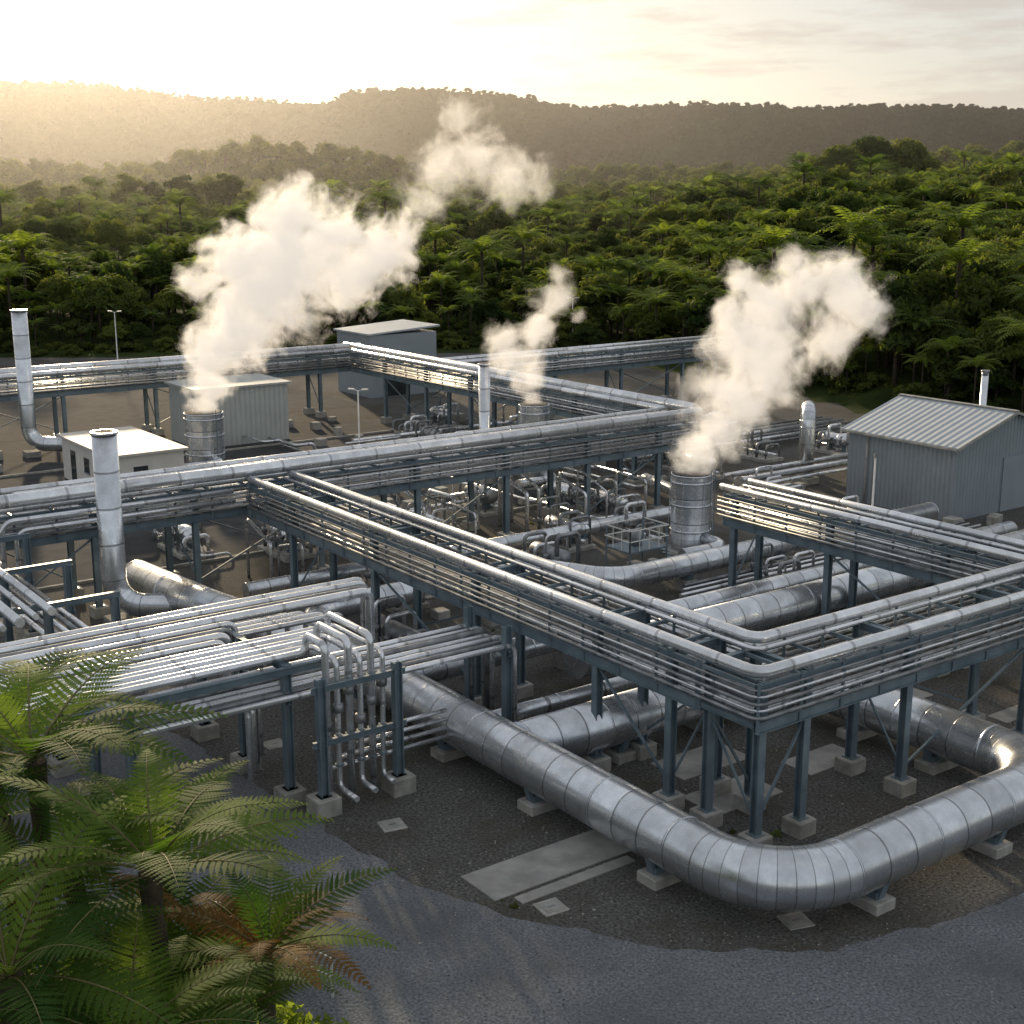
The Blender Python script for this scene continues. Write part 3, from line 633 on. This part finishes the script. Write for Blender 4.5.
for i in range(5000):
    py=rd.uniform(850,1090); px=rd.uniform(-.43,.43)*py
    pts.append(((px,py,hillh(px,py,840,1040,PR2,10,7.7)-3.5),rd.uniform(0,6.28),rd.uniform(.7,1.2),rd.choice((0,1))))
scatter('hillside_bush',pts,C4)
for i,(x,y,s,k) in enumerate([(83,350,1.05,0),(91,352,1.15,0),(99,350,1.1,0),(77,348,.9,0),(106,352,.8,0),(72,346,.6,1),(-107,385,1.4,1),(-101,388,1.2,1),(-92,385,1.35,1),(-85,387,1.3,1),(-78,380,1.4,1),(-73,384,1.0,1),(-128,400,1.05,1),(-140,405,1.15,1),(-118,395,.9,1),(46,330,.6,0),(62,335,.6,1),(60,215,.62,0),(66,205,.6,0),(72,200,.6,0)]):
    o=link(D.objects.new('tree',big[k])); o.location=(x,y,hgt(x,y)-1);o.scale=(s,s,s);o.rotation_euler=(0,0,i*1.3)
for i,(x,y,s) in enumerate([(36,111,1.1),(41,107,1.2),(46,104,1.1),(33,121,1.1),(16,157,1.2),(20,155,1.2),(24,145,1.1),(44,112,1.4),(49,110,1.4),(39,119,1.6),(46,121,1.6),(30,124,1.4),(52,128,1.7),(42,128,1.7),(35,132,1.5)]):
    o=link(D.objects.new('tree_fern',ferns[i%2]));o.location=(x,y,hgt(x,y)-1.2);o.scale=(s,s,s);o.rotation_euler=(0,0,i*2.1)
fm=[frond_mesh('frond',3.2,24,M_FERN,e0,e1,.21) for e0,e1 in ((.6,-.45),(.42,-.5),(.8,-.25))]
fb=[frond_mesh('frond_b',2.8,22,M_FERNB,e0,e1,.19,sag=.15) for e0,e1 in ((.5,-.7),(.65,-.5))]
def bigfern(X,Y,Z,s,nf,mode,seed):
    rd=random.Random(seed); par=empty('tree_fern',(X,Y,Z)); g=hgt(X,Y)
    mb=MB();P=[Vector((rd.uniform(-.1,.1),rd.uniform(-.1,.1),(g-.5-Z)*(1-k/6))) for k in range(7)];mb.sweep(P,[.2,.17,.15,.14,.14,.16,.2],M_TRUNK,12)
    mb.obj('trunk',par)
    for i in range(nf):
        br=(mode=='brown' and rd.random()<.7) or (mode=='mix' and i>=nf*.75)
        me=rd.choice(fb if br else fm); o=link(D.objects.new('frond_%d'%(i+1),me)); o.parent=par
        lay=i/nf; pitch=(-.32+.5*lay+rd.uniform(-.08,.08)) + (.25 if br and mode=='mix' else 0)
        sc_=s*rd.uniform(.85,1.08)*(.75 if lay<.2 else 1)
        o.rotation_euler=(Matrix.Rotation(i*2.39996+rd.uniform(-.2,.2),4,'Z')@Matrix.Rotation(pitch,4,'Y')@Matrix.Rotation(rd.uniform(-.2,.2),4,'X')).to_euler(); o.scale=(sc_,)*3
for k,a in enumerate([(-5.6,19.2,7.6,1.0,17,'green'),(-8.6,22.4,8.1,1.1,16,'green'),(-4.0,19.7,5.9,.8,17,'brown'),(-7.3,17.4,6.9,.95,14,'green'),(-7.4,20.6,6.8,1.0,15,'mix'),(-9.8,20.2,7.2,1.0,14,'mix'),(-5.6,17.2,5.9,.85,14,'green'),(-6.6,23.4,5.9,.9,14,'green'),(-10.5,25.5,7.4,1.05,14,'green'),(-3.0,18.4,3.6,.6,13,'green'),(-8.2,18.4,5.7,.95,14,'mix'),(-4.9,21.6,4.4,.7,14,'green'),(-5.9,20.2,5.2,.85,14,'green'),(-5.2,22.8,3.4,.7,13,'green'),(-6.8,19.0,4.9,.85,14,'green'),(-4.9,18.6,4.9,.75,14,'green')]): bigfern(*a,40+k)
ub=[tree_mesh('shrub',1.6,1.1,10,110,.09,M_FERNF,.8,.1),tree_mesh('shrub_b',1.2,.9,8,110,.08,M_LEAF,.8,.1)]
C2=coll('shrub_kinds',ub); pts=[]
for i in range(300):
    x=rd.uniform(-14,-2.2);y=rd.uniform(15.5,27.5)
    if y>32.5+x*1.8 and x>-5: continue
    if x>-6 and y>25.5+ (x+6)*-1.2: continue
    pts.append(((x,y,hgt(x,y)-.2),rd.uniform(0,6.28),rd.uniform(.7,1.5),rd.choice((0,1))))
scatter('undergrowth',pts,C2)
pts=[]
for i in range(200):
    u=rd.uniform(20,60);v=rd.uniform(18,45)
    if noise.noise(Vector((u*.2,v*.2,3)))<.1: continue
    p=W(u,v,0);pts.append(((p.x,p.y,-.05),rd.uniform(0,6.28),rd.uniform(.06,.16),rd.choice((0,1))))
for (u,v) in ((76,42),(76.4,41.3),(75.8,42.8)): p=W(u,v,0);pts.append(((p.x,p.y,-.1),u*9,.8,0))
scatter('weeds',pts,C2)
sm=[]
for k in range(3):
    bm=bmesh.new();bmesh.ops.create_icosphere(bm,subdivisions=1,radius=1)
    for v_ in bm.verts: v_.co*=rr(.7,1.2); v_.co.z*=.6
    me=D.meshes.new('stone');bm.to_mesh(me);bm.free();me.materials.append(M_SLAB if k else M_YARD);sm.append(me)
C3=coll('stone_kinds',sm);pts=[]
for i in range(9000):
    u=rd.uniform(12,46);v=rd.uniform(10,42);p=W(u,v,0);pts.append(((p.x,p.y,.012),rd.uniform(0,6.28),rd.uniform(.012,.03)*(2 if rd.random()<.04 else 1),rd.randrange(3)))
scatter('loose_stones',pts,C3)
# ------------------------------------------------------------------ steam
def steam(X,Y,Z,sph,dn,seed,scatter_glow=.40):
    bm=bmesh.new()
    for (dx,dz,r_) in sph:
        bmesh.ops.create_icosphere(bm,subdivisions=1,radius=r_*1.45+.3,matrix=Matrix.Translation((X+dx,Y,Z+dz)))
    for v_ in bm.verts: v_.co.z=max(v_.co.z,Z-.25)
    res=bmesh.ops.convex_hull(bm,input=bm.verts); bmesh.ops.delete(bm,geom=[g for g in set(res['geom_interior']+res['geom_unused']) if isinstance(g,bmesh.types.BMVert)],context='VERTS')
    me=D.meshes.new('steam_plume');bm.to_mesh(me);bm.free(); o=link(D.objects.new('steam_plume',me))
    m=D.materials.new('steam');m.use_nodes=True;n=m.node_tree;n.nodes.clear();lk=n.links.new
    out=N(n,'ShaderNodeOutputMaterial');g=N(n,'ShaderNodeNewGeometry')
    w1=N(n,'ShaderNodeTexNoise',i_Scale=.33,i_Detail=2,noise_dimensions='4D');w1.inputs['W'].default_value=seed;lk(g.outputs['Position'],w1.inputs['Vector'])
    s1=N(n,'ShaderNodeVectorMath',operation='SUBTRACT');s1.inputs[1].default_value=(.5,.5,.5);lk(w1.outputs['Color'],s1.inputs[0])
    hs=N(n,'ShaderNodeSeparateXYZ');lk(g.outputs['Position'],hs.inputs[0])
    am=N(n,'ShaderNodeMapRange',i_1=Z,i_2=Z+5,i_3=.3,i_4=3.2);lk(hs.outputs[2],am.inputs[0])
    s2=N(n,'ShaderNodeVectorMath',operation='SCALE');lk(s1.outputs[0],s2.inputs[0]);lk(am.outputs[0],s2.inputs['Scale'])
    pw=N(n,'ShaderNodeVectorMath',operation='ADD');lk(g.outputs['Position'],pw.inputs[0]);lk(s2.outputs[0],pw.inputs[1])
    cur=None
    for i,(dx,dz,r_) in enumerate(sph):
        d=N(n,'ShaderNodeVectorMath',operation='DISTANCE');d.inputs[1].default_value=(X+dx,Y+.5*math.sin(i*2.1)*r_*.5,Z+dz);lk(pw.outputs[0],d.inputs[0])
        q=N(n,'ShaderNodeMath',operation='DIVIDE',i_1=r_*1.0);lk(d.outputs['Value'],q.inputs[0])
        if cur is None: cur=q
        else:
            mn=N(n,'ShaderNodeMath',operation='SMOOTH_MIN',i_2=.15);lk(cur.outputs[0],mn.inputs[0]);lk(q.outputs[0],mn.inputs[1]);cur=mn
    fn=N(n,'ShaderNodeTexNoise',i_Scale=.9,i_Detail=4,i_Roughness=.65,noise_dimensions='4D');fn.inputs['W'].default_value=seed+3;lk(pw.outputs[0],fn.inputs['Vector'])
    f2=N(n,'ShaderNodeMapRange',i_1=.3,i_2=.7,i_3=-.6,i_4=.55,clamp=False);lk(fn.outputs[0],f2.inputs[0])
    v1=N(n,'ShaderNodeMath',operation='SUBTRACT');lk(f2.outputs[0],v1.inputs[0]);lk(cur.outputs[0],v1.inputs[1])
    dm=N(n,'ShaderNodeMapRange',i_1=-1.1,i_2=-.35,i_3=0,i_4=1,interpolation_type='SMOOTHSTEP');lk(v1.outputs[0],dm.inputs[0])
    dd=N(n,'ShaderNodeMath',operation='MULTIPLY',i_1=dn);lk(dm.outputs[0],dd.inputs[0])
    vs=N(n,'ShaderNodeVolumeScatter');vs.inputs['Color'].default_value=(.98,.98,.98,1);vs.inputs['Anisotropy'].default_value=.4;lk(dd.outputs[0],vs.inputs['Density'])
    ee=N(n,'ShaderNodeEmission');ee.inputs[0].default_value=(1,.91,.80,1);es=N(n,'ShaderNodeMath',operation='MULTIPLY',i_1=scatter_glow);lk(dd.outputs[0],es.inputs[0]);lk(es.outputs[0],ee.inputs[1])  # added glow in the steam, stands in for multiply scattered light
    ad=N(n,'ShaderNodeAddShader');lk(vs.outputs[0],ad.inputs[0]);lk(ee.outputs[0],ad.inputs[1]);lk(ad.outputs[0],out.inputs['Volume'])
    m.cycles.volume_step_rate=1.0
    me.materials.append(m)
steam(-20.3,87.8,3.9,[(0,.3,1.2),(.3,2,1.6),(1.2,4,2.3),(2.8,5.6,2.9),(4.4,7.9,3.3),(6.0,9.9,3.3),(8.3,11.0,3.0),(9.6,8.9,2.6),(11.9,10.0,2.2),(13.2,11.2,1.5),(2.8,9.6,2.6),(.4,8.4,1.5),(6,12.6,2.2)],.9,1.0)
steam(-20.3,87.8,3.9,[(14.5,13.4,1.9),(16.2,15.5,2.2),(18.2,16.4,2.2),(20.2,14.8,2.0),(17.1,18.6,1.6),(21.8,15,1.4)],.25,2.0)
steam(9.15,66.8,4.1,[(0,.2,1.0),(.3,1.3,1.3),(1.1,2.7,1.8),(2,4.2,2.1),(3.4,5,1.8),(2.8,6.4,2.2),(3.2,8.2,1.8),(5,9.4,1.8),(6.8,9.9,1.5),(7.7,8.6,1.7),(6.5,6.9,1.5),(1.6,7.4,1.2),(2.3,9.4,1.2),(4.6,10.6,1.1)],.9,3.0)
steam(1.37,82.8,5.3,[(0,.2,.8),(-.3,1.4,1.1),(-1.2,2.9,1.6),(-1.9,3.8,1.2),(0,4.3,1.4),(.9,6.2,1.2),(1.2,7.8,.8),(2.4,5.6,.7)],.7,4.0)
# ------------------------------------------------------------------ haze, sky, sun, camera
me=D.meshes.new('haze');bm=bmesh.new();bmesh.ops.create_cube(bm,size=1,matrix=Matrix.Translation((0,2350,120))@Matrix.Diagonal((7000,4300,300,1)));bm.to_mesh(me);bm.free()
o=link(D.objects.new('haze',me));m=D.materials.new('haze');m.use_nodes=True;n=m.node_tree;n.nodes.clear()
out=N(n,'ShaderNodeOutputMaterial');vs=N(n,'ShaderNodeVolumeScatter');vs.inputs['Density'].default_value=.00012;vs.inputs['Anisotropy'].default_value=.76;vs.inputs['Color'].default_value=(.98,.97,.97,1);n.links.new(vs.outputs[0],out.inputs['Volume']);me.materials.append(m)
SA=math.radians(-19);SE=math.radians(12)
w=D.worlds.new('World');sc.world=w;w.use_nodes=True;nt=w.node_tree;bg=nt.nodes['Background'];lk=nt.links.new
sky=N(nt,'ShaderNodeTexSky',sky_type='NISHITA',sun_disc=False,sun_elevation=SE,sun_rotation=SA,air_density=1.0,dust_density=1.0,ozone_density=1.0)
veil=N(nt,'ShaderNodeMix',data_type='RGBA',i_0=.74);lk(sky.outputs[0],veil.inputs[6]);veil.inputs[7].default_value=(4.75,4.85,5.0,1)
tc=N(nt,'ShaderNodeTexCoord');mp=N(nt,'ShaderNodeMapping');mp.inputs['Scale'].default_value=(3.4,3.4,22);mp.inputs['Location'].default_value=(.7,.2,.1);lk(tc.outputs['Generated'],mp.inputs[0])
cn=N(nt,'ShaderNodeTexNoise',i_Scale=2.0,i_Detail=8,i_Roughness=.6);lk(mp.outputs[0],cn.inputs['Vector'])
cr=N(nt,'ShaderNodeMapRange',i_1=.50,i_2=.62,i_3=0,i_4=.9);lk(cn.outputs[0],cr.inputs[0])
cc=N(nt,'ShaderNodeMix',data_type='RGBA',i_0=.35);cc.inputs[6].default_value=(4.0,3.6,3.4,1);lk(veil.outputs[2],cc.inputs[7])
mx=N(nt,'ShaderNodeMix',data_type='RGBA');lk(cr.outputs[0],mx.inputs[0]);lk(veil.outputs[2],mx.inputs[6]);lk(cc.outputs[2],mx.inputs[7])
lk(mx.outputs[2],bg.inputs[0]);bg.inputs[1].default_value=.13
L=D.lights.new('sun','SUN');L.energy=5.0;L.angle=math.radians(1.8);L.color=(1,.78,.50);lo=link(D.objects.new('sun',L))
lo.rotation_euler=Vector((math.sin(SA)*math.cos(SE),math.cos(SA)*math.cos(SE),math.sin(SE))).to_track_quat('Z','Y').to_euler()
cam=D.cameras.new('camera');co=link(D.objects.new('camera',cam));sc.camera=co
co.location=(0,0,18);co.rotation_euler=(math.pi/2-math.radians(13.38),0,0);cam.lens=36*1345/1024;cam.clip_start=.5;cam.clip_end=20000
sc.view_settings.view_transform='Standard'
